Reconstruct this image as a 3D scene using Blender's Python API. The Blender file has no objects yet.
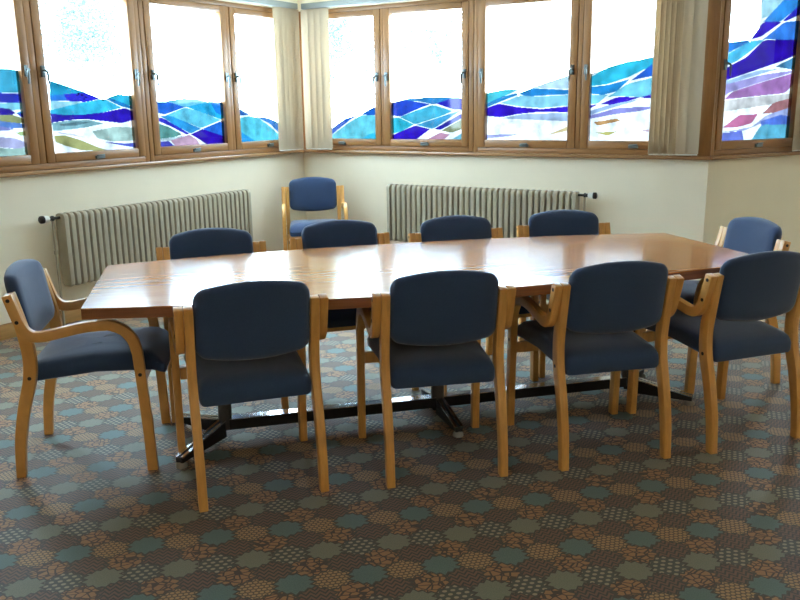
import bpy, bmesh, math, random
from mathutils import Vector, Matrix, noise
random.seed(7)
PI = math.pi
SC = bpy.context.scene
EXPOSURE = 1.3
FILL_POS = [(-1.9, -0.4), (1.9, -0.4), (3.6, 3.4), (-1.9, -1.6), (1.9, -1.6)]  # spots for the added fill panels, all out of view
COL = SC.collection

# ------------------------------------------------------------------ materials
def new_mat(name):
    m = bpy.data.materials.new(name); m.use_nodes = True
    nt = m.node_tree; nt.nodes.clear()
    out = nt.nodes.new('ShaderNodeOutputMaterial')
    return m, nt, out

def lin(c):
    f = lambda v: v / 12.92 if v <= 0.04045 else ((v + 0.055) / 1.055) ** 2.4
    return tuple(f(x / 255.0) for x in c)

def principled(name, col, rough=0.5, metal=0.0, spec=0.5, coat=0.0, sheen=0.0, var=0.0, scale=8.0, bump=0.0, bscale=200.0, bdist=0.002, col2=None, stretch=(1, 1, 1)):
    m, nt, out = new_mat(name)
    b = nt.nodes.new('ShaderNodeBsdfPrincipled')
    b.inputs['Roughness'].default_value = rough
    b.inputs['Metallic'].default_value = metal
    b.inputs['Specular IOR Level'].default_value = spec
    b.inputs['Coat Weight'].default_value = coat
    b.inputs['Coat Roughness'].default_value = 0.08
    b.inputs['Sheen Weight'].default_value = sheen
    b.inputs['Base Color'].default_value = (*col, 1)
    if var or bump:
        tc = nt.nodes.new('ShaderNodeTexCoord')
        mp = nt.nodes.new('ShaderNodeMapping'); mp.inputs['Scale'].default_value = stretch
        nt.links.new(tc.outputs['Object'], mp.inputs['Vector'])
    if var:
        n = nt.nodes.new('ShaderNodeTexNoise'); n.inputs['Scale'].default_value = scale; n.inputs['Detail'].default_value = 4
        nt.links.new(mp.outputs[0], n.inputs['Vector'])
        r = nt.nodes.new('ShaderNodeValToRGB')
        c2 = col2 or tuple(x * (1 - var) for x in col)
        r.color_ramp.elements[0].position = 0.32; r.color_ramp.elements[0].color = (*c2, 1)
        r.color_ramp.elements[1].position = 0.68; r.color_ramp.elements[1].color = (*col, 1)
        nt.links.new(n.outputs['Fac'], r.inputs['Fac']); nt.links.new(r.outputs['Color'], b.inputs['Base Color'])
    if bump:
        n2 = nt.nodes.new('ShaderNodeTexNoise'); n2.inputs['Scale'].default_value = bscale
        nt.links.new(tc.outputs['Object'], n2.inputs['Vector'])
        bp = nt.nodes.new('ShaderNodeBump'); bp.inputs['Strength'].default_value = bump; bp.inputs['Distance'].default_value = bdist
        nt.links.new(n2.outputs['Fac'], bp.inputs['Height']); nt.links.new(bp.outputs[0], b.inputs['Normal'])
    nt.links.new(b.outputs[0], out.inputs[0])
    return m

M = {}
M['wall'] = principled('cream_wall_paint', (0.86, 0.765, 0.585), 0.75, var=0.04, scale=3, bump=0.15, bscale=90)
M['ceiling'] = principled('white_ceiling_paint', (0.80, 0.77, 0.70), 0.85, var=0.02)
M['pine'] = principled('pine_window_wood', (0.345, 0.158, 0.046), 0.42, var=0.22, scale=9, stretch=(6, 6, 0.6), coat=0.15)
M['pine_h'] = principled('pine_window_wood_horizontal', (0.345, 0.158, 0.046), 0.42, var=0.22, scale=9, stretch=(0.6, 6, 6), coat=0.15)
M['sill'] = principled('varnished_sill_wood', (0.40, 0.21, 0.09), 0.25, var=0.25, scale=8, stretch=(0.6, 6, 6), coat=0.5)
M['skirting'] = principled('skirting_wood', (0.50, 0.27, 0.085), 0.4, var=0.25, scale=8, stretch=(0.6, 6, 6))
M['beech'] = principled('lacquered_beech', (0.78, 0.40, 0.105), 0.34, var=0.16, scale=14, stretch=(6, 1, 1.0), coat=0.2)
M['fabric'] = principled('blue_woven_fabric', (0.037, 0.072, 0.160), 0.85, spec=0.2, sheen=0.40, var=0.25, scale=420, bump=0.3, bscale=700, bdist=0.001)
M['bolt'] = principled('dark_bolt', (0.02, 0.018, 0.016), 0.45, metal=0.3)
M['edge'] = principled('table_edge_wood', (0.33, 0.12, 0.04), 0.38, var=0.35, scale=10, stretch=(0.5, 0.5, 8))
M['black'] = principled('black_powder_coat', (0.012, 0.012, 0.014), 0.4)
M['chrome'] = principled('chrome', (0.75, 0.76, 0.78), 0.15, metal=1.0)
M['column'] = principled('dark_grey_steel', (0.085, 0.082, 0.080), 0.4, metal=0.4)
M['radiator'] = principled('radiator_paint', (0.40, 0.35, 0.25), 0.45)
M['white_plastic'] = principled('white_plastic', (0.75, 0.73, 0.66), 0.4)
M['rail'] = principled('grey_green_rail', (0.27, 0.29, 0.27), 0.5)
M['brass_dark'] = principled('dark_valve_metal', (0.03, 0.028, 0.025), 0.35, metal=0.6)
M['handle'] = principled('grey_handle_metal', (0.16, 0.19, 0.19), 0.35, metal=0.6)
M['glide'] = principled('grey_plastic_glide', (0.28, 0.27, 0.25), 0.5)
M['bark'] = principled('tree_bark', (0.35, 0.33, 0.28), 0.9, var=0.3)
M['leaf'] = principled('leaf', (0.12, 0.165, 0.155), 0.7, spec=0.1)

def table_wood():
    m, nt, out = new_mat('polished_table_veneer')
    b = nt.nodes.new('ShaderNodeBsdfPrincipled')
    b.inputs['Roughness'].default_value = 0.18
    b.inputs['Specular IOR Level'].default_value = 0.6
    b.inputs['Coat Weight'].default_value = 0.6
    b.inputs['Coat Roughness'].default_value = 0.09
    tc = nt.nodes.new('ShaderNodeTexCoord'); mp = nt.nodes.new('ShaderNodeMapping')
    mp.inputs['Scale'].default_value = (0.7, 9, 9)
    n = nt.nodes.new('ShaderNodeTexNoise'); n.inputs['Scale'].default_value = 4; n.inputs['Detail'].default_value = 6; n.inputs['Distortion'].default_value = 0.4
    r = nt.nodes.new('ShaderNodeValToRGB')
    r.color_ramp.elements[0].position = 0.3; r.color_ramp.elements[0].color = (0.55, 0.21, 0.052, 1)
    r.color_ramp.elements[1].position = 0.7; r.color_ramp.elements[1].color = (0.65, 0.28, 0.078, 1)
    L = nt.links.new
    L(tc.outputs['Object'], mp.inputs[0]); L(mp.outputs[0], n.inputs['Vector']); L(n.outputs['Fac'], r.inputs[0])
    L(r.outputs[0], b.inputs['Base Color']); L(b.outputs[0], out.inputs[0])
    return m
M['table'] = table_wood()

def blind_mat():
    m, nt, out = new_mat('blind_fabric')
    d = nt.nodes.new('ShaderNodeBsdfDiffuse'); d.inputs[0].default_value = (0.61, 0.51, 0.37, 1)
    t = nt.nodes.new('ShaderNodeBsdfTranslucent'); t.inputs[0].default_value = (0.5, 0.40, 0.27, 1)
    mx = nt.nodes.new('ShaderNodeMixShader'); mx.inputs[0].default_value = 0.30
    nt.links.new(d.outputs[0], mx.inputs[1]); nt.links.new(t.outputs[0], mx.inputs[2]); nt.links.new(mx.outputs[0], out.inputs[0])
    return m
M['blind'] = blind_mat()

def fill_mat(strength):  # warm glow of the added fill panels
    m, nt, out = new_mat('fill_light_glow')
    e = nt.nodes.new('ShaderNodeEmission'); e.inputs[0].default_value = (1.0, 0.86, 0.66, 1); e.inputs[1].default_value = strength
    nt.links.new(e.outputs[0], out.inputs[0])
    return m

SKY = 10.5
def glass_mat():
    m, nt, out = new_mat('leaded_art_glass')
    a = nt.nodes.new('ShaderNodeAttribute'); a.attribute_name = 'glass_colour'
    tc = nt.nodes.new('ShaderNodeTexCoord')
    n = nt.nodes.new('ShaderNodeTexNoise'); n.inputs['Scale'].default_value = 9; n.inputs['Detail'].default_value = 5
    nt.links.new(tc.outputs['Object'], n.inputs['Vector'])
    mr = nt.nodes.new('ShaderNodeMapRange'); mr.inputs[1].default_value = 0.3; mr.inputs[2].default_value = 0.7; mr.inputs[3].default_value = 0.6; mr.inputs[4].default_value = 1.5
    nt.links.new(n.outputs['Fac'], mr.inputs[0])
    vm = nt.nodes.new('ShaderNodeVectorMath'); vm.operation = 'SCALE'
    nt.links.new(a.outputs['Color'], vm.inputs[0]); nt.links.new(mr.outputs[0], vm.inputs['Scale'])
    t = nt.nodes.new('ShaderNodeBsdfTransparent'); nt.links.new(vm.outputs[0], t.inputs[0])
    g = nt.nodes.new('ShaderNodeBsdfGlossy'); g.inputs['Roughness'].default_value = 0.05
    mx = nt.nodes.new('ShaderNodeMixShader'); mx.inputs[0].default_value = 0.03
    nt.links.new(t.outputs[0], mx.inputs[1]); nt.links.new(g.outputs[0], mx.inputs[2]); nt.links.new(mx.outputs[0], out.inputs[0])
    return m
M['art_glass'] = glass_mat()
def clear_mat():
    m, nt, out = new_mat('clear_glass')
    t = nt.nodes.new('ShaderNodeBsdfTransparent'); t.inputs[0].default_value = (0.93, 0.96, 0.97, 1)
    g = nt.nodes.new('ShaderNodeBsdfGlossy'); g.inputs['Roughness'].default_value = 0.03
    mx = nt.nodes.new('ShaderNodeMixShader'); mx.inputs[0].default_value = 0.03
    nt.links.new(t.outputs[0], mx.inputs[1]); nt.links.new(g.outputs[0], mx.inputs[2]); nt.links.new(mx.outputs[0], out.inputs[0])
    return m
M['clear'] = clear_mat()

# carpet: brick-laid patchwork of six motifs with crinkled edges
def carpet_mat():
    m, nt, out = new_mat('patchwork_carpet')
    N = nt.nodes; L = nt.links.new
    def mth(op, a, b=None, c=None):
        n = N.new('ShaderNodeMath'); n.operation = op
        for i, v in enumerate((a, b, c)):
            if v is None: continue
            if isinstance(v, (int, float)): n.inputs[i].default_value = v
            else: L(v, n.inputs[i])
        return n.outputs[0]
    g = N.new('ShaderNodeNewGeometry'); sp = N.new('ShaderNodeSeparateXYZ'); L(g.outputs['Position'], sp.inputs[0])
    x = mth('ADD', sp.outputs[0], 0.181); y = mth('ADD', sp.outputs[1], -2.618)
    ca, sa = math.cos(math.radians(12)), math.sin(math.radians(12))
    U = mth('DIVIDE', mth('ADD', mth('MULTIPLY', x, ca), mth('MULTIPLY', y, sa)), 0.115)
    V = mth('DIVIDE', mth('ADD', mth('MULTIPLY', x, sa), mth('MULTIPLY', y, -ca)), 0.0863)
    tri = lambda s, k: mth('PINGPONG', mth('MULTIPLY', s, k), 1.0)
    V1 = mth('ADD', V, mth('MULTIPLY', mth('ADD', tri(U, 9.0), -0.5), 0.13))
    T_ = mth('SUBTRACT', 1.0, mth('MULTIPLY', mth('ABSOLUTE', mth('SUBTRACT', U, mth('ROUND', U))), 4.0))
    par = mth('SUBTRACT', 1.0, mth('MULTIPLY', mth('FLOORED_MODULO', mth('FLOOR', V), 2.0), 2.0))
    V1 = mth('SUBTRACT', V1, mth('MULTIPLY', mth('MULTIPLY', T_, par), 0.17))
    R = mth('ROUND', V1)
    R4 = mth('FLOORED_MODULO', R, 4.0); R2 = mth('FLOORED_MODULO', R, 2.0)
    U1 = mth('ADD', mth('SUBTRACT', U, mth('MULTIPLY', R2, 0.5)), mth('MULTIPLY', mth('ADD', tri(V, 7.0), -0.5), 0.15))
    C = mth('ROUND', U1); C2 = mth('FLOORED_MODULO', C, 2.0)
    idx = mth('DIVIDE', mth('ADD', mth('ADD', mth('MULTIPLY', R4, 2.0), C2), 0.5), 8.0)
    # type order: teal, honeycomb | zigzag, cross | dots, sage | cross, zigzag
    def ramp(cols):
        r = N.new('ShaderNodeValToRGB'); r.color_ramp.interpolation = 'CONSTANT'
        e = r.color_ramp.elements
        while len(e) < 8: e.new(0.5)
        for i, c in enumerate(cols): e[i].position = i / 8.0; e[i].color = (*c, 1)
        L(idx, r.inputs[0]); return r.outputs[0]
    teal, tealb = ((0.145, 0.216, 0.198), (0.119, 0.185, 0.172))
    sage, sageb = ((0.238, 0.246, 0.18), (0.189, 0.211, 0.154))
    hon, honb = ((0.466, 0.289, 0.143), (0.136, 0.106, 0.071))
    zig, zigb = ((0.207, 0.119, 0.084), (0.066, 0.063, 0.055))
    crs, crsb = ((0.392, 0.208, 0.101), (0.089, 0.065, 0.05))
    dot, dotb = ((0.392, 0.334, 0.236), (0.095, 0.101, 0.084))
    A = ramp([teal, hon, zig, crs, dot, sage, crs, zig]); B = ramp([tealb, honb, zigb, crsb, dotb, sageb, crsb, zigb])
    def mask(types):
        return ramp([(1.0 if i in types else 0.0,) * 3 for i in range(8)])
    # motif fields, 1 = figure
    zz = mth('GREATER_THAN', mth('FRACT', mth('ADD', mth('MULTIPLY', V, 4.2), mth('MULTIPLY', tri(U, 8.0), 0.9))), 0.45)
    def grid(k1, k2, r):
        a = mth('SUBTRACT', mth('FRACT', mth('MULTIPLY', U, k1)), 0.5)
        rowp = mth('FLOORED_MODULO', mth('FLOOR', mth('MULTIPLY', V, k2)), 2.0)
        a = mth('SUBTRACT', mth('FRACT', mth('ADD', mth('MULTIPLY', U, k1), mth('MULTIPLY', rowp, 0.5))), 0.5)
        b = mth('SUBTRACT', mth('FRACT', mth('MULTIPLY', V, k2)), 0.5)
        d = mth('SQRT', mth('ADD', mth('MULTIPLY', a, a), mth('MULTIPLY', b, b)))
        return d
    hc = mth('LESS_THAN', grid(7.0, 6.0, 0), 0.40)
    dt = mth('LESS_THAN', grid(4.5, 4.5, 0), 0.30)
    vo = N.new('ShaderNodeTexVoronoi'); vo.feature = 'DISTANCE_TO_EDGE'; vo.inputs['Scale'].default_value = 1.0
    cb = N.new('ShaderNodeCombineXYZ'); L(mth('MULTIPLY', U, 4.2), cb.inputs[0]); L(mth('MULTIPLY', V, 4.2), cb.inputs[1]); L(cb.outputs[0], vo.inputs['Vector'])
    cr = mth('GREATER_THAN', vo.outputs['Distance'], 0.085)
    nz = N.new('ShaderNodeTexNoise'); nz.inputs['Scale'].default_value = 260; L(g.outputs['Position'], nz.inputs['Vector'])
    sp2 = mth('GREATER_THAN', nz.outputs['Fac'], 0.5)
    def msk(t): return mask(t)
    f = mth('ADD', mth('ADD', mth('MULTIPLY', msk([2, 7]), zz), mth('MULTIPLY', msk([1]), hc)), mth('ADD', mth('MULTIPLY', msk([3, 6]), cr), mth('ADD', mth('MULTIPLY', msk([4]), dt), mth('MULTIPLY', msk([0, 5]), sp2))))
    mx = N.new('ShaderNodeMix'); mx.data_type = 'RGBA'; L(f, mx.inputs['Factor']); L(B, mx.inputs[6]); L(A, mx.inputs[7])
    # dark outline between patches
    du = mth('ABSOLUTE', mth('SUBTRACT', U1, C)); dv = mth('ABSOLUTE', mth('SUBTRACT', V1, R))
    ed = mth('GREATER_THAN', mth('MAXIMUM', du, dv), 0.455)
    mx2 = N.new('ShaderNodeMix'); mx2.data_type = 'RGBA'; L(ed, mx2.inputs['Factor']); L(mx.outputs[2], mx2.inputs[6]); mx2.inputs[7].default_value = (0.085, 0.076, 0.062, 1)
    b = N.new('ShaderNodeBsdfPrincipled'); b.inputs['Roughness'].default_value = CARPET_ROUGH; b.inputs['Specular IOR Level'].default_value = CARPET_SPEC
    b.inputs['Sheen Weight'].default_value = CARPET_SHEEN; b.inputs['Sheen Roughness'].default_value = 0.4
    L(mx2.outputs[2], b.inputs['Base Color'])
    bn = N.new('ShaderNodeTexNoise'); bn.inputs['Scale'].default_value = 500; L(g.outputs['Position'], bn.inputs['Vector'])
    bp = N.new('ShaderNodeBump'); bp.inputs['Strength'].default_value = 0.25; bp.inputs['Distance'].default_value = 0.003
    L(bn.outputs['Fac'], bp.inputs['Height']); L(bp.outputs[0], b.inputs['Normal'])
    L(b.outputs[0], out.inputs[0])
    return m
CARPET_ROUGH, CARPET_SPEC, CARPET_SHEEN = 0.6, 0.35, 0.12
M['carpet'] = carpet_mat()

# ------------------------------------------------------------------ builders
class MB:
    def __init__(s): s.v = []; s.f = []; s.m = []
    def add(s, vs, fs, mi=0):
        o = len(s.v); s.v += [tuple(p) for p in vs]; s.f += [tuple(i + o for i in f) for f in fs]; s.m += [mi] * len(fs)
    def box(s, x0, x1, y0, y1, z0, z1, mi=0):
        vs = [(x0, y0, z0), (x1, y0, z0), (x1, y1, z0), (x0, y1, z0), (x0, y0, z1), (x1, y0, z1), (x1, y1, z1), (x0, y1, z1)]
        s.add(vs, [(0, 3, 2, 1), (4, 5, 6, 7), (0, 1, 5, 4), (1, 2, 6, 5), (2, 3, 7, 6), (3, 0, 4, 7)], mi)
    def prism(s, poly, z0, z1, mi=0):
        n = len(poly)
        vs = [(x, y, z0) for x, y in poly] + [(x, y, z1) for x, y in poly]
        s.add(vs, [tuple(range(n - 1, -1, -1)), tuple(range(n, 2 * n))] + [(i, (i + 1) % n, n + (i + 1) % n, n + i) for i in range(n)], mi)
    def tube(s, pts, r, n=10, mi=0, caps=True):
        pts = [Vector(p) for p in pts]; rs = r if isinstance(r, (list, tuple)) else [r] * len(pts)
        vs = []; up = None
        for i, p in enumerate(pts):
            d = (pts[min(i + 1, len(pts) - 1)] - pts[max(i - 1, 0)]).normalized()
            if up is None:
                up = Vector((0, 0, 1)) if abs(d.z) < 0.9 else Vector((1, 0, 0))
            a = d.cross(up).normalized(); b = a.cross(d).normalized(); up = b
            for k in range(n):
                t = 2 * PI * k / n
                vs.append(p + (a * math.cos(t) + b * math.sin(t)) * rs[i])
        fs = [(i * n + k, i * n + (k + 1) % n, (i + 1) * n + (k + 1) % n, (i + 1) * n + k) for i in range(len(pts) - 1) for k in range(n)]
        if caps: fs += [tuple(range(n - 1, -1, -1)), tuple((len(pts) - 1) * n + k for k in range(n))]
        s.add(vs, fs, mi)
    def strip(s, path, x0, x1, w, mi=0):
        """bent-wood strip: path of (y,z), in-plane width w (or list), between x0 and x1"""
        n = len(path); ws = w if isinstance(w, (list, tuple)) else [w] * n
        vs = []
        for i, (y, z) in enumerate(path):
            a = path[max(i - 1, 0)]; b = path[min(i + 1, n - 1)]
            dy, dz = b[0] - a[0], b[1] - a[1]; l = math.hypot(dy, dz); ny, nz = -dz / l, dy / l
            h = ws[i] / 2
            if i == 0 and abs(z) < 1e-6:
                ny, nz = -1.0, 0.0
            vs += [(x0, y + ny * h, z + nz * h), (x1, y + ny * h, z + nz * h), (x1, y - ny * h, z - nz * h), (x0, y - ny * h, z - nz * h)]
        fs = [(4 * i + k, 4 * i + (k + 1) % 4, 4 * i + 4 + (k + 1) % 4, 4 * i + 4 + k) for i in range(n - 1) for k in range(4)]
        fs += [(3, 2, 1, 0), tuple(4 * (n - 1) + k for k in range(4))]
        s.add(vs, fs, mi)
    def rings(s, rings, mi=0):
        n = len(rings[0]); vs = [p for r in rings for p in r]
        fs = [(i * n + k, i * n + (k + 1) % n, (i + 1) * n + (k + 1) % n, (i + 1) * n + k) for i in range(len(rings) - 1) for k in range(n)]
        fs += [tuple(range(n - 1, -1, -1)), tuple((len(rings) - 1) * n + k for k in range(n))]
        s.add(vs, fs, mi)
    def build(s, name, mat, parent=None, bevel=0.0, smooth=False, seg=2):
        me = bpy.data.meshes.new(name); me.from_pydata(s.v, [], s.f)
        for mm in (mat if isinstance(mat, (list, tuple)) else [mat]): me.materials.append(mm)
        for p, mi in zip(me.polygons, s.m): p.material_index = mi
        bm = bmesh.new(); bm.from_mesh(me); bmesh.ops.recalc_face_normals(bm, faces=bm.faces)
        if bevel:
            es = [e for e in bm.edges if len(e.link_faces) == 2 and e.calc_face_angle(0) > 0.6]
            bmesh.ops.bevel(bm, geom=es, offset=bevel, segments=seg, affect='EDGES', profile=0.5, clamp_overlap=True)
        bm.to_mesh(me); bm.free()
        if smooth or bevel:
            for p in me.polygons: p.use_smooth = True
            me.set_sharp_from_angle(angle=math.radians(50 if smooth else 35))
        o = bpy.data.objects.new(name, me); COL.objects.link(o)
        if parent: o.parent = parent
        return o

def empty(name, loc=(0, 0, 0), rz=0.0):
    o = bpy.data.objects.new(name, None); COL.objects.link(o); o.location = loc; o.rotation_euler = (0, 0, rz); o.empty_display_size = 0.1
    return o
def tag(o, label, cat=None, group=None, kind=None):
    o['label'] = label
    if cat: o['category'] = cat
    if group: o['group'] = group
    if kind: o['kind'] = kind
    return o
def kids(o): return [c for c in COL.objects if c.parent == o]
def copy_tree(o, parent=None, drop=()):
    c = o.copy(); COL.objects.link(c); c.parent = parent
    for ch in kids(o): copy_tree(ch, c)
    return c

# ------------------------------------------------------------------ room layout (metres)
CORNER = Vector((-0.873, 7.681, 0)); DL = Vector((0.53363, 0.84572, 0)); DB = Vector((0.85685, -0.51556, 0)); DR = Vector((0.86898, 0.49484, 0))
KINK = CORNER + DB * 3.573
TH_L, TH_B, TH_R = (math.atan2(d.y, d.x) for d in (DL, DB, DR))
CEIL = 2.50
WIN0, WIN1 = 1.045, 2.25            # bottom and top of the window frames
LEFT_END, RIGHT_END = -6.2, 3.3
def loc_frame(base, th): return Matrix.Translation(base) @ Matrix.Rotation(th, 4, 'Z')
PL = CORNER + DL * LEFT_END; PR = KINK + DR * RIGHT_END
REAR = -2.6
LEFT_X = PL.x; RIGHT_X = PR.x

fl = MB(); fl.prism([(LEFT_X - .3, REAR - .3), (RIGHT_X + .3, REAR - .3), (RIGHT_X + .3, PR.y + .4), (KINK.x, KINK.y + .25), (CORNER.x, CORNER.y + .3), (LEFT_X - .3, PL.y + .3)], -0.1, 0.0)
tag(fl.build('floor', M['carpet']), 'patchwork carpet in teal, sage, tan and brown covering the whole floor', 'carpet', kind='structure')
ce = MB(); ce.prism([(LEFT_X - .3, REAR - .3), (RIGHT_X + .3, REAR - .3), (RIGHT_X + .3, PR.y + .4), (KINK.x, KINK.y + .25), (CORNER.x, CORNER.y + .3), (LEFT_X - .3, PL.y + .3)], CEIL, CEIL + 0.1)
tag(ce.build('ceiling', M['ceiling']), 'white ceiling above the windows', 'ceiling', kind='structure')

T = 0.14
def wall(name, base, th, s0, s1, openings, label):
    w = MB()
    w.box(s0, s1, 0, T, 0, WIN0)
    w.box(s0, s1, 0, T, WIN1, CEIL)
    cur = s0
    for a, b in openings:
        if a - cur > 0.002: w.box(cur, a, 0, T, WIN0, WIN1)
        cur = b
    if s1 - cur > 0.002: w.box(cur, s1, 0, T, WIN0, WIN1)
    o = w.build(name, M['wall']); o.matrix_world = loc_frame(base, th)
    return tag(o, label, 'wall', kind='structure')
wall('wall_left', CORNER, TH_L, LEFT_END, 0.0, [(-3.60, -0.015)], 'cream wall below the left run of windows, behind the left radiator')
wall('wall_back', CORNER, TH_B, 0.0, 3.573, [(0.0, 3.50)], 'cream wall below the back run of windows, behind the back radiator')
wall('wall_right', KINK, TH_R, 0.0, RIGHT_END, [(0.0, 1.86)], 'cream wall at far right that turns away behind the end chair')
wf = MB(); wf.box(LEFT_X - T, RIGHT_X + T, REAR - T, REAR, 0, CEIL); tag(wf.build('wall_front', M['wall']), 'cream wall behind the camera', 'wall', kind='structure')
ws = MB(); ws.box(LEFT_X - T, LEFT_X, REAR, PL.y, 0, CEIL); tag(ws.build('wall_left_side', M['wall']), 'cream side wall left of the camera', 'wall', kind='structure')
wr = MB(); wr.box(RIGHT_X, RIGHT_X + T, REAR, PR.y, 0, CEIL); tag(wr.build('wall_right_side', M['wall']), 'cream side wall right of the camera', 'wall', kind='structure')
def skirting(name, base, th, s0, s1, label):
    b = MB(); b.box(s0, s1, -0.016, 0, 0.0, 0.10)
    o = b.build(name, M['skirting'], bevel=0.004); o.matrix_world = loc_frame(base, th)
    tag(o, label, 'baseboard', kind='structure')
skirting('baseboard_left', CORNER, TH_L, LEFT_END + .02, -0.02, 'wooden baseboard along the left window wall')
skirting('baseboard_back', CORNER, TH_B, 0.02, 3.573, 'wooden baseboard along the back window wall')
skirting('baseboard_right', KINK, TH_R, 0.0, RIGHT_END - .02, 'wooden baseboard along the right window wall')
def sill(name, base, th, s0, s1, label):
    b = MB(); b.box(s0, s1, -0.045, 0.0, 1.018, WIN0)
    o = b.build(name, M['sill'], bevel=0.006); o.matrix_world = loc_frame(base, th)
    tag(o, label, 'window sill', kind='structure')
sill('trim_1', CORNER, TH_L, LEFT_END + .03, -0.03, 'varnished wooden sill under the left run of windows')
sill('trim_2', CORNER, TH_B, 0.03, 3.59, 'varnished wooden sill under the back run of windows')
sill('trim_3', KINK, TH_R, -0.01, RIGHT_END - .03, 'varnished wooden sill under the far right window')
cp = MB(); cp.box(3.497, 3.585, -0.012, 0.05, WIN0, WIN1); o = cp.build('trim_4', M['pine'], bevel=0.004); o.matrix_world = loc_frame(CORNER, TH_B)
tag(o, 'pine corner post where the back windows meet the far right window', 'corner post', kind='structure')

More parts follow.
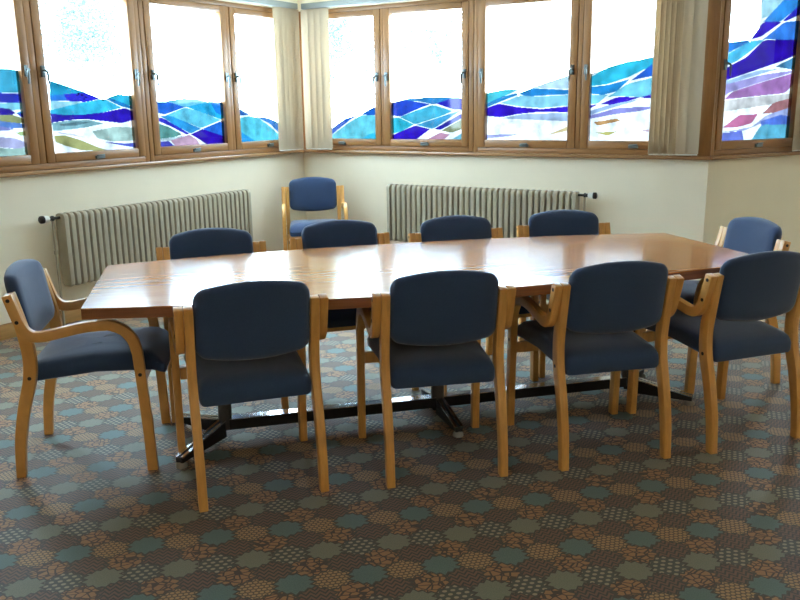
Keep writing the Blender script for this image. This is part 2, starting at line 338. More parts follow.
# ------------------------------------------------------------------ windows
GZ0, GZ1 = 1.145, 2.165
ART = {
 1: [
  ((70,185,215),[655,523,941,519,1045,504,1039,377,627,380]),
  ((45,60,200),[627,378,932,377,1042,375,1042,322,903,320,614,318]),
  ((150,225,240),[613,312,1042,322,1042,283,894,273,611,301]),
  ((45,30,150),[610,298,862,286,935,256,854,242,600,245]),
  ((60,180,225),[935,256,1044,285,1044,255]),
  ((45,60,200),[935,256,1044,255,1042,218,976,234]),
  ((165,165,110),[600,243,890,249,975,230,1042,199,951,195,597,228]),
  ((100,140,205),[597,228,951,195,1039,188,1039,166,875,166,592,206]),
  ((150,150,210),[592,206,875,166,908,162,818,151,583,158]),
  ((190,205,140),[904,140,1042,151,1037,120,954,117]),
  ((205,195,228),[576,125,899,107,1035,64,921,39,566,73]),
  ((185,212,195),[563,64,921,39,1034,60,1028,-5,551,-3]),
 ],
 2: [
  ((40,170,205),[50,458,212,430,447,384,294,376,46,365]),
  ((50,130,220),[40,365,200,372,229,329,45,330]),
  ((55,50,205),[200,372,447,384,617,345,437,323,229,329]),
  ((180,235,245),[45,330,437,323,261,299,37,274]),
  ((70,205,235),[29,272,262,302,437,323,657,345,863,284,621,253,363,239,177,241,33,251]),
  ((55,32,185),[33,251,177,241,363,239,621,253,905,281,1045,250,1050,204,846,179,651,194,416,212,207,207,32,194]),
  ((60,200,230),[699,352,826,374,1037,365,1046,284,859,319]),
  ((40,145,210),[659,349,739,347,1049,280,1048,267,854,293]),
  ((150,190,192),[32,192,207,204,435,208,630,180,406,157,196,145,40,142]),
  ((105,135,140),[111,182,318,197,471,191,314,173,127,172]),
  ((200,222,205),[480,130,748,156,1032,145,1040,58,731,55,532,82]),
  ((190,182,115),[43,111,153,114,334,76,522,26,669,-8,323,9,141,47,50,72]),
  ((110,118,220),[588,59,854,39,1039,36,1040,2,852,22]),
  ((235,222,236),[39,137,248,122,395,91,154,116]),
 ],
 3: [
  ((125,215,235),[155,327,404,348,603,343,768,321,507,288,403,281,223,319]),
  ((45,115,220),[31,322,169,326,424,284,127,232,27,245]),
  ((50,190,235),[446,284,768,323,1037,318,1039,204,955,184,741,229]),
  ((38,135,220),[814,317,1037,318,1038,199,883,241]),
  ((120,220,240),[154,228,417,281,621,254,955,181,634,122,459,166,207,213]),
  ((55,170,230),[65,221,182,225,431,171,639,119,477,85,255,154]),
  ((58,58,200),[28,211,96,207,455,89,418,79,197,145,37,185]),
  ((50,120,225),[658,117,921,166,1035,175,1035,44,846,80]),
  ((55,22,178),[477,81,663,117,1035,44,1046,-18,724,-6]),
  ((110,170,158),[35,168,169,141,346,85,256,66,31,56]),
  ((210,226,225),[31,56,256,65,394,75,182,38,35,44]),
  ((225,172,190),[182,42,448,78,562,43,610,-9,246,-7]),
  ((92,92,200),[28,38,154,39,248,-10,23,-8]),
 ],
 4: [
  ((40,120,205),[14,276,240,215,24,211]),
  ((45,140,220),[309,203,556,186,817,128,806,21,587,132,373,189]),
  ((110,225,240),[38,193,231,207,373,189,586,111,786,16,782,-22,313,-12,35,83]),
  ((50,165,225),[26,89,321,-12,14,-10]),
 ],
 5: [
  ((42,112,216),[759,202,869,242,1003,279,1000,198]),
  ((50,110,220),[277,79,509,169,737,206,620,173,289,29]),
  ((125,225,235),[289,24,506,111,759,201,1000,195,993,-24,284,-27]),
  ((60,200,230),[734,-25,860,37,996,56,993,-24]),
 ],
 6: [
  ((60,150,210),[-27,295,208,326,467,336,719,336,1001,325,719,296,594,279,337,311]),
  ((50,85,210),[-27,292,181,320,548,282,336,236,125,184,-29,197]),
  ((50,40,195),[630,286,817,318,1001,322,1001,237,879,235]),
  ((85,200,225),[112,180,336,230,592,275,860,225,692,183,334,119,205,155]),
  ((80,185,230),[348,115,692,180,976,231,591,82]),
  ((60,215,235),[-29,176,112,175,314,119,149,66,-34,35]),
  ((60,30,200),[-34,24,334,112,545,82,306,-21,-35,-23]),
  ((55,45,185),[601,82,1001,212,1001,172,692,75]),
  ((165,165,120),[705,70,1001,167,1003,86,842,52]),
  ((215,150,170),[436,-20,692,56,823,39,704,-21]),
  ((140,200,210),[792,-21,1003,58,1003,-20]),
 ],
 7: [
  ((90,215,225),[-38,355,236,383,388,380,297,350,-36,272]),
  ((50,150,210),[-36,268,180,326,355,351,404,343,151,285,-35,238]),
  ((50,155,225),[399,351,555,387,725,380,994,367,996,337,726,332,500,325]),
  ((165,230,245),[180,281,413,336,614,324,996,333,1000,255,674,240,387,255]),
  ((225,245,250),[555,392,988,474,994,375,725,384]),
  ((60,30,200),[-42,236,151,276,387,249,674,231,1000,251,1003,205,675,212,388,196,183,172,-41,187]),
  ((200,216,240),[183,163,446,197,1003,201,1006,140,591,152]),
  ((195,190,240),[-39,36,393,46,306,28,-38,7]),
  ((240,205,150),[739,35,1000,106,1001,71]),
 ],
 8: [
  ((200,240,250),[-43,471,274,533,723,590,724,568,174,510,-42,463]),
  ((60,205,230),[-42,442,174,520,397,555,723,575,621,515,405,447,181,402,-37,388]),
  ((45,155,220),[-37,383,181,395,411,432,286,350,135,327,-34,338]),
  ((45,110,215),[427,422,723,575,733,458,529,436]),
  ((140,225,240),[187,310,388,400,734,450,744,327,539,305,289,317]),
  ((150,225,245),[-34,331,187,326,86,267,-30,260]),
  ((65,30,200),[101,260,289,310,539,307,293,255]),
  ((65,30,200),[539,305,743,340,746,304,589,296]),
  ((65,30,200),[-30,255,79,259,-29,223]),
  ((185,205,242),[-27,209,191,253,516,294,443,271,193,225,-26,177]),
  ((170,160,225),[-26,177,295,233,751,242,547,210,297,191,-24,154]),
  ((235,170,110),[43,133,300,159,332,142,96,107]),
  ((225,205,120),[73,58,306,67,205,35]),
  ((240,190,200),[557,72,764,98,767,49]),
 ],
 9: [
  ((190,230,235),[431,976,844,992,722,868,464,825]),
  ((60,150,225),[809,991,1047,1000,1056,960,732,809,488,802]),
  ((55,50,195),[759,815,1055,968,1072,883,801,815]),
  ((60,30,185),[326,680,495,803,754,810,478,704]),
  ((65,135,225),[508,687,788,809,1083,830,1110,694]),
  ((50,135,215),[13,654,315,680,318,668,23,579]),
  ((90,205,240),[29,501,27,576,324,671,522,684,329,598,174,538]),
  ((50,15,165),[22,486,301,566,522,684,1110,696,1127,617,783,539,482,486,18,403]),
  ((85,145,180),[713,505,1127,612,1156,471]),
  ((185,210,240),[22,400,483,479,764,490,356,428,26,375]),
  ((190,170,225),[24,377,523,447,1151,493,531,398,109,329,36,300]),
  ((195,128,188),[38,280,141,332,532,396,1153,488,895,321,513,303]),
  ((240,225,215),[40,273,514,300,1186,326,732,244,51,199]),
  ((200,128,128),[576,176,731,253,1188,313,1203,242,742,183]),
  ((225,120,160),[47,91,264,175,521,177,442,113,245,89]),
  ((195,195,235),[36,59,447,87,647,169,1201,251,1218,173,581,111,349,64]),
  ((100,130,220),[571,127,853,167,1226,133,1235,87,583,93]),
  ((118,130,215),[32,-27,33,52,315,65,372,-36]),
  ((110,190,210),[419,-37,582,102,1235,91,1265,-60]),
 ],
}

def in_poly(x, y, P):
    c = False; n = len(P); j = n - 1
    for i in range(n):
        xi, yi = P[i]; xj, yj = P[j]
        if (yi > y) != (yj > y) and x < (xj - xi) * (y - yi) / (yj - yi) + xi: c = not c
        j = i
    return c
def smooth_poly(P):
    """one Chaikin-like pass that keeps the long curves soft and the tips sharp"""
    out = []; n = len(P)
    for i in range(n):
        a = Vector(P[i - 1]); b = Vector(P[i]); c = Vector(P[(i + 1) % n])
        ang = (b - a).angle(c - b, 0) if (b - a).length > 1 and (c - b).length > 1 else 0
        if ang > 0.9: out.append(tuple(b))
        else:
            out.append(tuple(b.lerp(a, 0.08))); out.append(tuple(b.lerp(c, 0.08)))
    return out
def pane(no, s0, s1, parent):
    polys = [(tuple(min(1.0, x / (SKY * 2 ** EXPOSURE * 0.9)) for x in lin(c)), smooth_poly(list(zip(P[0::2], P[1::2])))) for c, P in ART.get(no, [])]
    w, h = s1 - s0, GZ1 - GZ0
    top = max([y for c, P in polys for x, y in P] + [10]) / 1000.0
    top = min(1.0, top + 0.01)
    nx, ny = 160, max(2, int(235 * top))
    boxes = [(min(x for x, y in P), max(x for x, y in P), min(y for x, y in P), max(y for x, y in P)) for c, P in polys]
    vs = [(s0 + w * i / nx, 0, GZ0 + h * top * j / ny) for j in range(ny + 1) for i in range(nx + 1)]
    fs, cols = [], []
    grid = [[None] * nx for j in range(ny)]
    for j in range(ny):
        for i in range(nx):
            u = (i + .5) / nx * 1000; v = (j + .5) / ny * top * 1000
            c = None
            for (col, P), (bx0, bx1, by0, by1) in zip(reversed(polys), reversed(boxes)):
                if bx0 <= u <= bx1 and by0 <= v <= by1 and in_poly(u, v, P): c = col; break
            grid[j][i] = c
    came = tuple(min(1.0, x / (SKY * 2 ** EXPOSURE * 0.9)) for x in (1.6, 1.55, 1.5))   # pale opal glass and lead lines between the pieces
    for i in range(nx):
        seen = False
        for j in range(ny - 1, -1, -1):
            if grid[j][i]: seen = True
            elif seen: grid[j][i] = came
    for j in range(ny):
        for i in range(nx):
            k = j * (nx + 1) + i
            fs.append((k, k + 1, k + nx + 2, k + nx + 1)); cols.append(grid[j][i] or (0.93, 0.96, 0.97))
    if top < 1.0:
        o = len(vs); vs += [(s1, 0, GZ1), (s0, 0, GZ1)]
        fs.append(tuple(range(ny * (nx + 1), (ny + 1) * (nx + 1))) + (o, o + 1)); cols.append((0.93, 0.96, 0.97))
    me = bpy.data.meshes.new('pane'); me.from_pydata(vs, [], fs)
    me.materials.append(M['clear']); me.materials.append(M['art_glass'])
    at = me.color_attributes.new('glass_colour', 'FLOAT_COLOR', 'CORNER')
    for p in me.polygons:
        c = cols[p.index]; p.material_index = 0 if c[0] > 0.9 else 1
        for li in p.loop_indices: at.data[li].color = (*c, 1)
    o = bpy.data.objects.new('pane', me); COL.objects.link(o); o.parent = parent; o.location = (0, 0.022, 0)
    return o
def handle(x, parent, sgn):
    b = MB(); b.box(x - .012, x + .012, -0.014, 0.0, 1.63, 1.70)
    b.tube([(x, -0.012, 1.672), (x, -0.035, 1.672), (x + sgn * .01, -0.042, 1.66), (x + sgn * .014, -0.040, 1.585)], [.009, .009, .009, .007], 8)
    b.build('handle', M['handle'], parent, bevel=0.002)
def window(name, base, th, f0, f1, glasses, label):
    root = empty(name, base, th); tag(root, label, 'window', kind='structure')
    fr = MB(); F = 0.040
    y0, y1 = -0.006, 0.075
    fr.box(f0, f0 + F, y0, y1, WIN0, WIN1); fr.box(f1 - F, f1, y0, y1, WIN0, WIN1)
    fr.box(f0 + F, f1 - F, y0, y1, WIN0, WIN0 + .0385, 1); fr.box(f0 + F, f1 - F, y0, y1, WIN1 - .0335, WIN1, 1)
    fr.box(f0 + F, f1 - F, 0.052, y1, WIN0 + .0385, WIN0 + .062, 1); fr.box(f0 + F, f1 - F, 0.052, y1, WIN1 - .058, WIN1 - .0335, 1)
    fr.box(f0 + F, f0 + F + .03, 0.052, y1, WIN0 + .062, WIN1 - .058); fr.box(f1 - F - .03, f1 - F, 0.052, y1, WIN0 + .062, WIN1 - .058)
    for (a, b), (c, d) in zip(glasses[:-1], glasses[1:]):
        m = (b + c) / 2; hw = (c - b) / 2 - .065; fr.box(m - hw, m + hw, y0, y1, WIN0 + .0385, WIN1 - .0335); fr.box(m - hw - .025, m + hw + .025, 0.052, y1, WIN0 + .062, WIN1 - .058)
    fr.build('frame', [M['pine'], M['pine_h']], root, bevel=0.003)
    for k, (no, (a, b)) in enumerate(glasses_no(glasses)):
        sw = MB(); S = 0.062; ya, yb = -0.012, 0.05
        z0, z1 = GZ0 - .060, GZ1 + .050
        sw.box(a - S, a, ya, yb, z0, z1); sw.box(b, b + S, ya, yb, z0, z1)
        sw.box(a, b, ya, yb, z0, GZ0, 1); sw.box(a, b, ya, yb, GZ1, z1, 1)
        sash = sw.build('sash', [M['pine'], M['pine_h']], root, bevel=0.005)
        pane(no, a, b, sash)
        handle(a - .030, sash, 1); handle(b + .030, sash, -1)
        for o in kids(sash):
            if o.name.startswith('handle'): o.location.y = -0.012
        st = MB(); m = (a + b) / 2
        st.box(m - .035, m + .035, -0.028, -0.010, GZ0 - .052, GZ0 - .030); st.tube([(m - .03, -0.03, GZ0 - .030), (m + .03, -0.03, GZ0 - .026)], .006, 8)
        st.build('stay', M['handle'], sash, bevel=0.002)
    return root
NO = {}
def glasses_no(gl): return [(NO.get((round(a, 3), round(b, 3)), 0), (a, b)) for a, b in gl]
def W(name, base, th, f0, f1, items, label):
    NO.clear()
    for no, a, b in items: NO[(round(a, 3), round(b, 3))] = no
    return window(name, base, th, f0, f1, [(a, b) for no, a, b in items], label)
W('window_1', CORNER, TH_L, -3.596, -1.808, [(1, -3.49, -2.78), (2, -2.604, -1.91)], 'pine framed window pair at far left with teal, indigo and olive wave glass')
W('window_2', CORNER, TH_L, -1.804, -0.016, [(3, -1.70, -0.99), (4, -0.825, -0.12)], 'pine framed window pair left of the corner with a blue diamond patterned wave')
W('window_3', CORNER, TH_B, 0.0, 1.736, [(5, 0.105, 0.80), (6, 0.953, 1.632)], 'pine framed window pair right of the corner with a rising blue dome of glass')
W('window_4', CORNER, TH_B, 1.740, 3.497, [(7, 1.84, 2.53), (8, 2.694, 3.39)], 'pine framed window pair above the back radiator valve with level indigo wave bands')
W('window_5', KINK, TH_R, 0.004, 1.858, [(9, 0.11, 0.89), (10, 1.055, 1.752)], 'pine framed window at far right with steep indigo swoosh and pink glass')

# ------------------------------------------------------------------ vertical blinds
def blind(base, th, rail0, rail1, vanes, label, wand=None):
    root = empty('vertical_blind', base, th); tag(root, label, 'blind', 'stacked vertical blinds beside the windows')
    r = MB(); r.box(rail0, rail1, -0.105, -0.062, 2.252, 2.300); r.build('head_rail', M['rail'], root, bevel=0.005)
    for i, (s, ang, wd) in enumerate(vanes):
        v = MB(); n = 6; ca, sa = math.cos(math.radians(ang)), math.sin(math.radians(ang))
        pts = [((k / n - .5) * wd, 0.006 * (1 - (2 * k / n - 1) ** 2)) for k in range(n + 1)]
        ring = [(s + x * ca - y * sa, -0.083 + x * sa + y * ca) for x, y in pts] + [(s + x * ca - (y - .0012) * sa, -0.083 + x * sa + (y - .0012) * ca) for x, y in reversed(pts)]
        v.prism(ring, 1.062, 2.252)
        vo = v.build('vane', M['blind'], root)
        w = MB(); w.tube([(s - wd * .42 * ca, -0.0835 - wd * .42 * sa, 1.056), (s + wd * .42 * ca, -0.0835 + wd * .42 * sa, 1.056)], .005, 6)
        w.build('bottom_weight', M['white_plastic'], vo)
    if wand is not None:
        c = MB(); c.tube([(wand, -0.11, 2.25), (wand, -0.11, 1.25)], .004, 6); c.build('control_chain', M['white_plastic'], root)
    return root
blind(CORNER, TH_L, -3.58, -0.125, [(-.380 + i * .057, -18, .089) for i in range(5)], 'vertical blind bunched at the right end of the left window wall, left of the corner')
blind(CORNER, TH_B, 0.115, 3.11, [(0.145, 8, .089), (0.215, 8, .089), (0.280, 9, .089), (0.345, 8, .089)], 'vertical blind with flat overlapping vanes just right of the room corner', None)
# this blind has its bunch at the right end of the back wall, on a rail of its own
root = empty('vertical_blind', CORNER, TH_B); tag(root, 'vertical blind bunched at the right end of the back window wall', 'blind', 'stacked vertical blinds beside the windows')
BR = root
def vane_set(root, vanes, y=-0.083):
    for i, (s, ang, wd) in enumerate(vanes):
        v = MB(); n = 6; ca, sa = math.cos(math.radians(ang)), math.sin(math.radians(ang))
        pts = [((k / n - .5) * wd, 0.006 * (1 - (2 * k / n - 1) ** 2)) for k in range(n + 1)]
        ring = [(s + x * ca - q * sa, y + x * sa + q * ca) for x, q in pts] + [(s + x * ca - (q - .0012) * sa, y + x * sa + (q - .0012) * ca) for x, q in reversed(pts)]
        v.prism(ring, 1.062, 2.252); vo = v.build('vane', M['blind'], root)
        w = MB(); w.tube([(s - wd * .42 * ca, y - wd * .42 * sa, 1.056), (s + wd * .42 * ca, y + wd * .42 * sa, 1.056)], .005, 6)
        w.build('bottom_weight', M['white_plastic'], vo)
r = MB(); r.box(3.13, 3.52, -0.105, -0.062, 2.252, 2.300); r.build('head_rail', M['rail'], root, bevel=0.004)
vane_set(root, [(3.205, 50, .089), (3.240, 50, .089), (3.275, 50, .089), (3.310, 50, .089), (3.345, 48, .089), (3.405, 6, .089), (3.470, 6, .089)])
blind(KINK, TH_R, 0.02, 2.2, [(0.835, 6, .089), (0.905, 8, .089), (0.975, 10, .089), (1.04, 10, .089)], 'vertical blind hanging at the right edge of the far right window')

# ------------------------------------------------------------------ radiators
def rad(base, th, s0, s1, z0, z1, n, valve_side, label):
    root = empty('radiator', base, th); tag(root, label, 'radiator', 'column radiators under the windows')
    p = (s1 - s0) / n; yb, yf = -0.045, -0.145; R = 0.030
    def fin(s):
        m = MB(); hw = p * 0.35
        prof = []
        for (cy, cz, a0) in ((yf + R, z1 - R, 90), (yf + R, z0 + R, 180)):
            for k in range(7):
                a = math.radians(a0 + k * 15); prof.append((cy + math.cos(a) * R, cz + math.sin(a) * R))
        for (cy, cz, a0) in ((yb - R, z0 + R, 270), (yb - R, z1 - R, 0)):
            for k in range(7):
                a = math.radians(a0 + k * 15); prof.append((cy + math.cos(a) * R, cz + math.sin(a) * R))
        cyc, czc = (yb + yf) / 2, (z0 + z1) / 2
        def sc(ins): 
            return [(y + (ins if y < cyc else -ins), z + (ins if z < czc else -ins)) for y, z in prof]
        rg = []
        for x, ins in ((-hw, .012), (-hw * .85, .003), (0, 0), (hw * .85, .003), (hw, .012)):
            rg.append([(s + x, y, z) for y, z in sc(ins)])
        m.rings(rg); return m
    for i in range(n):
        fin(s0 + p * (i + .5)).build('fin', M['radiator'], root, smooth=True)
    hd = MB()
    for z in (z0 + .045, z1 - .045): hd.tube([(s0 + p * .4, -0.095, z), (s1 - p * .4, -0.095, z)], .016, 12)
    hd.build('header_pipe', M['radiator'], root, smooth=True)
    for s in (s0 + p * 5, s1 - p * 5):
        for z in (z0 + .10, z1 - .13):
            bk = MB(); bk.box(s - .004, s + .004, -0.10, -0.001, z, z + .03); bk.build('wall_bracket', M['radiator'], root)
    sg = -1 if valve_side == 'left' else 1
    e = s0 if sg < 0 else s1
    zz = z1 - .028
    v = MB(); v.tube([(e - sg * p * .3, -0.095, zz), (e + sg * .045, -0.095, zz)], .010, 10); v.tube([(e + sg * .040, -0.095, zz), (e + sg * .052, -0.095, zz)], .018, 10)
    v.tube([(e + sg * .050, -0.095, zz), (e + sg * .075, -0.095, zz)], .014, 10)
    valve = v.build('valve_body', M['brass_dark'], root, smooth=True)
    h = MB(); h.tube([(e + sg * .072, -0.095, zz), (e + sg * .080, -0.095, zz), (e + sg * .112, -0.095, zz)], [.016, .022, .024], 14)
    h.build('thermostat_head', M['white_plastic'], valve, smooth=True)
    h = MB(); h.tube([(e + sg * .112, -0.095, zz), (e + sg * .132, -0.095, zz), (e + sg * .138, -0.095, zz)], [.025, .025, .018], 14)
    h.build('dark_cap', M['brass_dark'], valve, smooth=True)
    pp = MB(); pp.tube([(e + sg * .045, -0.095, zz), (e + sg * .045, -0.095, 0.0)], .009, 10); pp.tube([(e + sg * .045, -0.095, .50), (e + sg * .045, -0.095, .525)], .014, 10)
    pp.build('supply_pipe', M['radiator'], root, smooth=True)
    return root
rad(CORNER, TH_L, -2.690, -0.885, 0.272, 0.765, 36, 'left', 'cream column radiator under the left windows, partly behind the left end of the table')
rad(CORNER, TH_B, 0.975, 2.672, 0.280, 0.772, 34, 'right', 'cream column radiator under the back windows, right of the empty corner chair')

# ------------------------------------------------------------------ chairs
def arc(cy, cz, r, a0, a1, n):
    return [(cy + r * math.cos(math.radians(a0 + (a1 - a0) * k / n)), cz + r * math.sin(math.radians(a0 + (a1 - a0) * k / n))) for k in range(n + 1)]
def spline(P, n=6):
    out = []
    for i in range(len(P) - 1):
        p0 = P[max(i - 1, 0)]; p1 = P[i]; p2 = P[i + 1]; p3 = P[min(i + 2, len(P) - 1)]
        for k in range(n):
            t = k / n
            out.append(tuple(0.5 * (2 * b + (c - a) * t + (2 * a - 5 * b + 4 * c - d) * t * t + (3 * b - a - 3 * c + d) * t ** 3) for a, b, c, d in zip(p0, p1, p2, p3)))
    out.append(tuple(P[-1])); return out
def pad(outline, layers, post):
    """cushion from a star-shaped outline: layers = (inset, depth); post maps (x,y,d) to a point"""
    m = MB(); n = len(outline)
    cx = sum(p[0] for p in outline) / n; cy = sum(p[1] for p in outline) / n
    def ring(ins, d):
        out = []
        for x, y in outline:
            vx, vy = x - cx, y - cy; l = math.hypot(vx, vy); k = max(0.0, 1 - ins / l) if ins < 1 else max(0.0, 1 - (ins - 1))
            out.append(post(cx + vx * k, cy + vy * k, d))
        return out
    m.rings([ring(i, d) for i, d in layers]); return m
def rounded(half, top_fn, bot_fn, rad_, n=8):
    """outline with bowed top and bottom and rounded corners"""
    pts = []
    xs = [half * (-1 + 2 * k / 40) for k in range(41)]
    def side(fn, sgn, order):
        out = []
        for x in order:
            d = half - abs(x)
            drop = 0.0
            if d < rad_: drop = rad_ - math.sqrt(max(0, rad_ ** 2 - (rad_ - d) ** 2))
            out.append((x, fn(x) - sgn * drop))
        return out
    fine = sorted(set(xs + [s * (half - rad_ * (1 - math.cos(math.radians(a)))) for s in (-1, 1) for a in range(0, 91, 15)]))
    top = side(top_fn, 1, list(reversed(fine))); bot = side(bot_fn, -1, fine)
    return top + bot
LEG_OUT, LEG_MID, LEG_IN = 0.2725, 0.2402, 0.2075
def make_chair():
    root = empty('armchair')
    # backrest, slightly wrapped around the sitter
    hw = 0.2065
    ol = rounded(hw, lambda x: 0.826 - 0.030 * (x / hw) ** 2, lambda x: 0.529 + 0.024 * (x / hw) ** 2, 0.036)
    lean = lambda z: (z - 0.67) * -0.16
    bk = pad(ol, [(1.6, -.020), (.06, -.020), (.022, -.019), (.008, -.014), (.001, -.004), (.0, .004), (.001, .012), (.008, .024), (.022, .031), (.06, .036), (1.6, .040)],
             lambda x, z, d: (x, 0.032 + d + lean(z) + 0.45 * x * x, z))
    bk.build('backrest', M['fabric'], root, smooth=True)
    # seat with a rolled front
    def soft(x0, x1):
        pass
    so = []
    for k in range(64):
        a = 2 * PI * k / 64; c, s_ = math.cos(a), math.sin(a)
        e = 0.08
        x = abs(c) ** e * (1 if c > 0 else -1); y = abs(s_) ** e * (1 if s_ > 0 else -1)
        so.append(((0.2055 + 0.012 * (y + 1) / 2) * x, 0.315 + 0.270 * y))
    def seat_post(x, y, d):
        t = (y - 0.045) / 0.54
        z = 0.418 + 0.030 * t + 0.012 * math.sin(PI * min(max(t, 0), 1))
        if t > 0.80: z -= 0.055 * ((t - 0.80) / 0.20) ** 2 * (1.0 if d > 0 else 0.5)
        if t < 0.15: z -= 0.012 * ((0.15 - t) / 0.15) ** 2
        return (x, y, z + d)
    st = pad(so, [(1.5, -.040), (.10, -.040), (.014, -.039), (.004, -.035), (0, -.024), (0, 0), (.003, .014), (.012, .026), (.03, .033), (.07, .037), (.12, .038), (.17, .039), (1.75, .040)], seat_post)
    st.build('seat', M['fabric'], root, smooth=True)
    for sg in (-1, 1):
        xa, xb = sorted((sg * LEG_IN, sg * LEG_MID)); xc, xd = sorted((sg * (LEG_MID + .0012), sg * LEG_OUT))
        # rear leg sweeping forward at the seat, then leaning back to the post top
        rp = spline([(0.0, 0.0), (0.012, 0.14), (0.040, 0.28), (0.074, 0.40), (0.082, 0.50), (0.068, 0.60), (0.038, 0.745)], 5)
        l = MB(); l.strip(rp, xa, xb, [0.036 + 0.012 * min(1, z / .35) - 0.012 * max(0, (z - .55) / .2) for y, z in rp])
        lo = l.build('rear_leg', M['beech'], root, bevel=0.004)
        # armrest and front leg bent from one strip, its tail turned up along the post
        ap = [(0.508, 0.0), (0.503, 0.20), (0.493, 0.40), (0.488, 0.49)]
        ap += spline([(0.488, 0.49), (0.474, 0.545), (0.440, 0.588), (0.390, 0.610)], 5)[1:]
        ap += spline([(0.390, 0.610), (0.300, 0.606), (0.200, 0.587), (0.152, 0.578)], 4)[1:]
        ap += spline([(0.152, 0.578), (0.112, 0.580), (0.084, 0.603), (0.064, 0.650)], 5)[1:]
        ap += [(0.050, 0.70), (0.038, 0.745)]
        a = MB(); a.strip(ap, xc, xd, [0.040 if (y > .1 or z < .62) else 0.037 for y, z in ap])
        arm = a.build('armrest', M['beech'], root, bevel=0.005)
        for (y, z) in ((0.042, 0.725), (0.064, 0.640)):
            b = MB(); b.tube([(sg * (LEG_OUT - .002), y, z), (sg * (LEG_OUT + .0012), y, z)], .0075, 12); b.build('bolt', M['bolt'], arm)
        b = MB(); b.tube([(sg * (LEG_OUT - .002), 0.492, 0.405), (sg * (LEG_OUT + .0012), 0.492, 0.405)], .0075, 12); b.build('bolt', M['bolt'], arm)
        b = MB(); b.tube([(sg * (LEG_MID - .002), 0.076, 0.408), (sg * (LEG_MID + .0012), 0.076, 0.408)], .0075, 12); b.build('bolt', M['bolt'], lo)
    r = MB(); r.box(-LEG_MID, LEG_MID, 0.478, 0.502, 0.345, 0.392); r.build('front_rail', M['beech'], root, bevel=0.004)
    return root
PROTO = make_chair()
CHAIRS = [
 ('A', -0.509, 2.786, 19.0, 'blue armchair seen from behind at the near side of the table, nearest its left end'),
 ('B', 0.174, 2.924, 11.0, 'blue armchair seen from behind, second from the left along the near side of the table'),
 ('C', 0.857, 3.061, 13.3, 'blue armchair seen from behind, second from the right along the near side of the table'),
 ('D', 1.489, 3.227, 19.8, 'blue armchair seen from behind at the near right corner, cut by the photo edge'),
 ('E', -1.550, 3.240, -80.4, 'blue armchair seen from the side at the left end of the table'),
 ('F', 1.880, 4.225, 101.7, 'blue armchair at the right end of the table, facing left along it'),
 ('G', -0.964, 4.152, -162.2, 'blue armchair facing us across the table, in front of the left radiator'),
 ('H', -0.330, 4.391, -162.1, 'blue armchair across the table, directly in front of the empty corner chair'),
 ('I', 0.300, 4.508, -162.2, "blue armchair across the table, in front of the back radiator's left half"),
 ('J', 0.935, 4.697, -172.4, "blue armchair across the table, in front of the back radiator's valve end"),
 ('K', -0.758, 7.275, -172.5, 'empty blue armchair standing alone in the room corner between the two radiators'),
]
for i, (n, x, y, a, lab) in enumerate(CHAIRS):
    c = copy_tree(PROTO) if i else PROTO
    c.location = (x, y, 0); c.rotation_euler = (0, 0, math.radians(a))
    tag(c, lab, 'chair', 'blue armchairs around the table' if n != 'K' else None)
    if n == 'K' and 'group' in c: c['group'] = 'blue armchairs around the table'

# ------------------------------------------------------------------ table
TBL = empty('conference_table', (0.160, 3.645, 0), math.radians(14.7))
tag(TBL, 'long boat shaped wooden conference table with a glossy brown top reflecting the windows', 'table')
TB = -0.035          # the steel base sits a little towards the near side
HLEN = 1.449
def half_w(s): return 0.433 + 0.155 * (1 - (s / HLEN) ** 2)
N = 40
ol = [(-HLEN + 2 * HLEN * k / N, -half_w(-HLEN + 2 * HLEN * k / N)) for k in range(N + 1)] + [(HLEN - 2 * HLEN * k / N, half_w(HLEN - 2 * HLEN * k / N)) for k in range(N + 1)]
ol = [(x - (0.013 if y < 0 else -0.013) if x < -HLEN + .001 else x, y) for x, y in ol]
m = MB(); m.prism(ol, 0.7175, 0.722); m.build('tabletop', M['table'], TBL)
m = MB(); m.prism(ol, 0.681, 0.7175); m.build('edge_band', M['edge'], TBL)
m = MB(); m.box(-1.20, 1.20, -0.035 + TB, 0.035 + TB, 0.648, 0.681); m.build('support_beam', M['black'], TBL, bevel=0.003)
for s in (-0.97, 0.0, 0.98):
    cr = MB(); cr.box(s - .03, s + .03, -0.36 + TB, 0.36 + TB, 0.653, 0.681); cr.build('cross_bar', M['black'], TBL, bevel=0.003)
    c = MB(); c.tube([(s, TB, 0.055), (s, TB, 0.650)], .030, 20); c.build('column', M['column'], TBL, smooth=True)
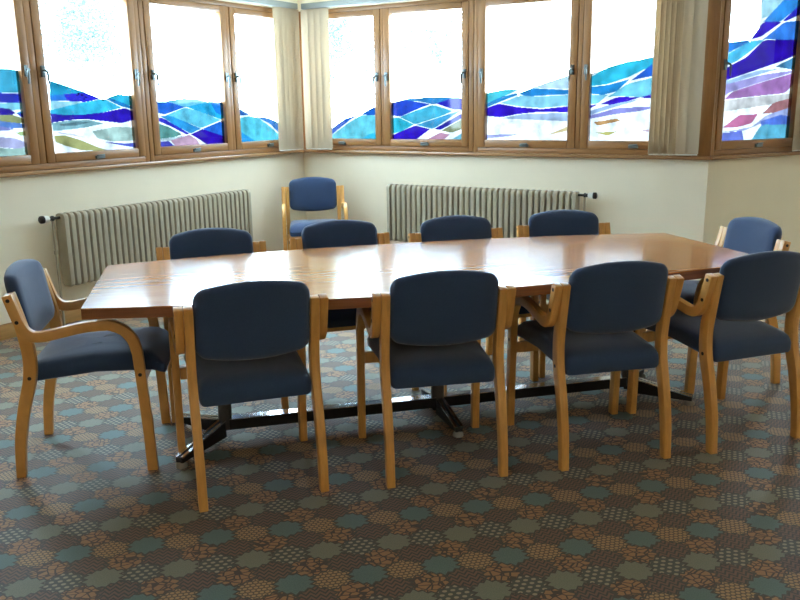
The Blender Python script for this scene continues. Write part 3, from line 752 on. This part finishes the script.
def foot(p0, p1):
    m = MB(); d = Vector((p1[0] - p0[0], p1[1] - p0[1], 0)); L_ = d.length; d.normalize(); nrm = Vector((-d.y, d.x, 0))
    def bar(w0, w1, zt0, zt1, zb, off, mi):
        vs = []
        for t, zt in ((0.0, zt0), (L_, zt1)):
            c = Vector((p0[0], p0[1], 0)) + d * t
            for o, z in ((w0, zb), (w1, zb), (w1, zt), (w0, zt)):
                v = c + nrm * o; vs.append((v.x, v.y, z))
        m.add(vs, [(0, 1, 2, 3), (7, 6, 5, 4), (0, 4, 5, 1), (1, 5, 6, 2), (2, 6, 7, 3), (3, 7, 4, 0)], mi)
    def strip_(w0, w1):
        vs = []
        for t, zt in ((0.0, .1005), (L_, .0475)):
            c = Vector((p0[0], p0[1], 0)) + d * t
            for o, z in ((w0, zt - .006), (w1, zt - .006), (w1, zt), (w0, zt)):
                v = c + nrm * o; vs.append((v.x, v.y, z))
        m.add(vs, [(0, 1, 2, 3), (7, 6, 5, 4), (0, 4, 5, 1), (1, 5, 6, 2), (2, 6, 7, 3), (3, 7, 4, 0)], 1)
    bar(-.017, .017, .098, .045, .022, 0, 0)
    strip_(-.0195, -.007); strip_(.007, .0195)
    f = m.build('foot', [M['black'], M['chrome']], TBL)
    g = MB(); c = Vector((p0[0], p0[1], 0)) + d * (L_ - .012); g.tube([(c.x, c.y, 0.0), (c.x, c.y, 0.012), (c.x, c.y, .024)], [.024, .024, .012], 14)
    g.build('glide', M['glide'], f, smooth=True)
for s, outs in ((-0.97, [(-.20, -.245), (-.20, .245)]), (0.0, [(.015, -.265), (.015, .265)]), (0.98, [(.23, -.215), (.23, .245)])):
    for dx, dy in outs:
        u = Vector((dx, dy)).normalized() * .02
        foot((s + u.x, u.y + TB), (s + dx, dy + TB))
m = MB(); m.box(-0.97, 0.98, -0.025 + TB, 0.025 + TB, 0.052, 0.098); m.box(-0.97, 0.98, -0.0255 + TB, 0.0255 + TB, 0.098, 0.1015, 1)
m.build('stretcher_bar', [M['black'], M['chrome']], TBL)

# ------------------------------------------------------------------ trees outside
def tree(x, y, cx, cy, cz, rx, rz, seed, label):
    """slim leaning tree: trunk at (x, y), loose crown round (cx, cy, cz)"""
    rnd = random.Random(seed); g = -3.0
    root = empty('tree', (x, y, g)); tag(root, label, 'tree', 'trees outside the windows')
    top = Vector((cx - x, cy - y, cz - g)); t = MB()
    t.tube([(0, 0, 0), (0, 0, 4.0), (top.x * .12, top.y * .12, top.z - .2), (top.x * .5, top.y * .5, top.z + rz * .4)], [.055, .04, .03, .012], 8)
    for k in range(5):
        e = Vector((top.x + rnd.gauss(0, .5) * rx, top.y + rnd.gauss(0, .3), top.z + rnd.uniform(-.3, .9) * rz))
        t.tube([(top.x * .12, top.y * .12, top.z - .2), (top.x * .5, top.y * .5, (top.z - .2 + e.z) / 2 + .1), e], [.014, .009, .004], 6)
    t.build('trunk', M['bark'], root, smooth=True)
    lf = MB()
    for c in range(46):
        q = Vector((top.x + rnd.uniform(-1, 1) * rx, top.y + rnd.uniform(-.5, .5), top.z + rnd.uniform(-1, 1) * rz))
        dens = rnd.choice((80, 180, 320)); sp = rnd.uniform(.08, .17)
        for k in range(dens):
            p = q + Vector((rnd.gauss(0, sp), rnd.gauss(0, sp), rnd.gauss(0, sp * 1.4)))
            d1 = Vector((rnd.gauss(0, 1), rnd.gauss(0, 1), rnd.gauss(0, 1))).normalized(); d2 = d1.orthogonal().normalized()
            s = rnd.uniform(.016, .03)
            lf.add([p - d1 * s, p + d2 * s * .5, p + d1 * s, p - d2 * s * .5], [(0, 1, 2, 3)])
    lf.build('foliage', M['leaf'], root)
tree(-5.06, 11.98, -4.40, 12.22, 2.60, .50, .50, 1, 'pale tree seen through the second window from the left')
tree(1.36, 14.94, 0.66, 15.0, 2.75, .58, .70, 2, 'pale tree seen through the second window right of the corner')
tree(-1.42, 12.97, -0.71, 13.05, 2.50, .40, .56, 3, 'pale tree seen through the window next to the corner on the right')

# ------------------------------------------------------------------ light
w = bpy.data.worlds.new('overcast_sky'); SC.world = w; w.use_nodes = True
nt = w.node_tree; bg = nt.nodes['Background']
bg.inputs[0].default_value = (0.62, 0.83, 1.0, 1); bg.inputs[1].default_value = SKY
FILL_STRENGTH = 4.6
M['fill_light'] = fill_mat(FILL_STRENGTH)
for x, y in FILL_POS:  # unseen panels, added to brighten the near floor, chair backs and right wall
    lt = empty('fill_light_panel', (x, y, CEIL)); tag(lt, 'unseen fill light panel added above the near part of the room', 'light', 'added fill light panels')
    b = MB(); b.box(-.31, .31, -.31, .31, -.05, -0.002); b.build('fill_housing', M['white_plastic'], lt)
    b = MB(); b.box(-.285, .285, -.285, .285, -.056, -.0505); b.build('fill_diffuser', M['fill_light'], lt)

# ------------------------------------------------------------------ camera
cd = bpy.data.cameras.new('camera'); cam = bpy.data.objects.new('camera', cd); COL.objects.link(cam)
cd.sensor_fit = 'HORIZONTAL'; cd.sensor_width = 36.0; cd.lens = 36.0 * 819.56 / 800.0; cd.clip_start = 0.05
pitch, roll = 0.230424, -0.014298
cp_, sp_ = math.cos(pitch), math.sin(pitch); fw = Vector((0, cp_, -sp_)); rt = Vector((1, 0, 0)); up = Vector((0, sp_, cp_))
cr_, sr_ = math.cos(roll), math.sin(roll)
R_ = rt * cr_ + up * sr_; U_ = up * cr_ - rt * sr_
cam.matrix_world = Matrix(((R_.x, U_.x, -fw.x, 0), (R_.y, U_.y, -fw.y, 0), (R_.z, U_.z, -fw.z, 1.40667), (0, 0, 0, 1)))
SC.camera = cam
SC.view_settings.view_transform = 'Standard'; SC.view_settings.look = 'None'; SC.view_settings.gamma = 1.0; SC.view_settings.use_curve_mapping = False
SC.view_settings.exposure = EXPOSURE
SC.cycles.max_bounces = 10; SC.cycles.diffuse_bounces = 6; SC.cycles.transparent_max_bounces = 16
SC.cycles.sample_clamp_indirect = 8.0
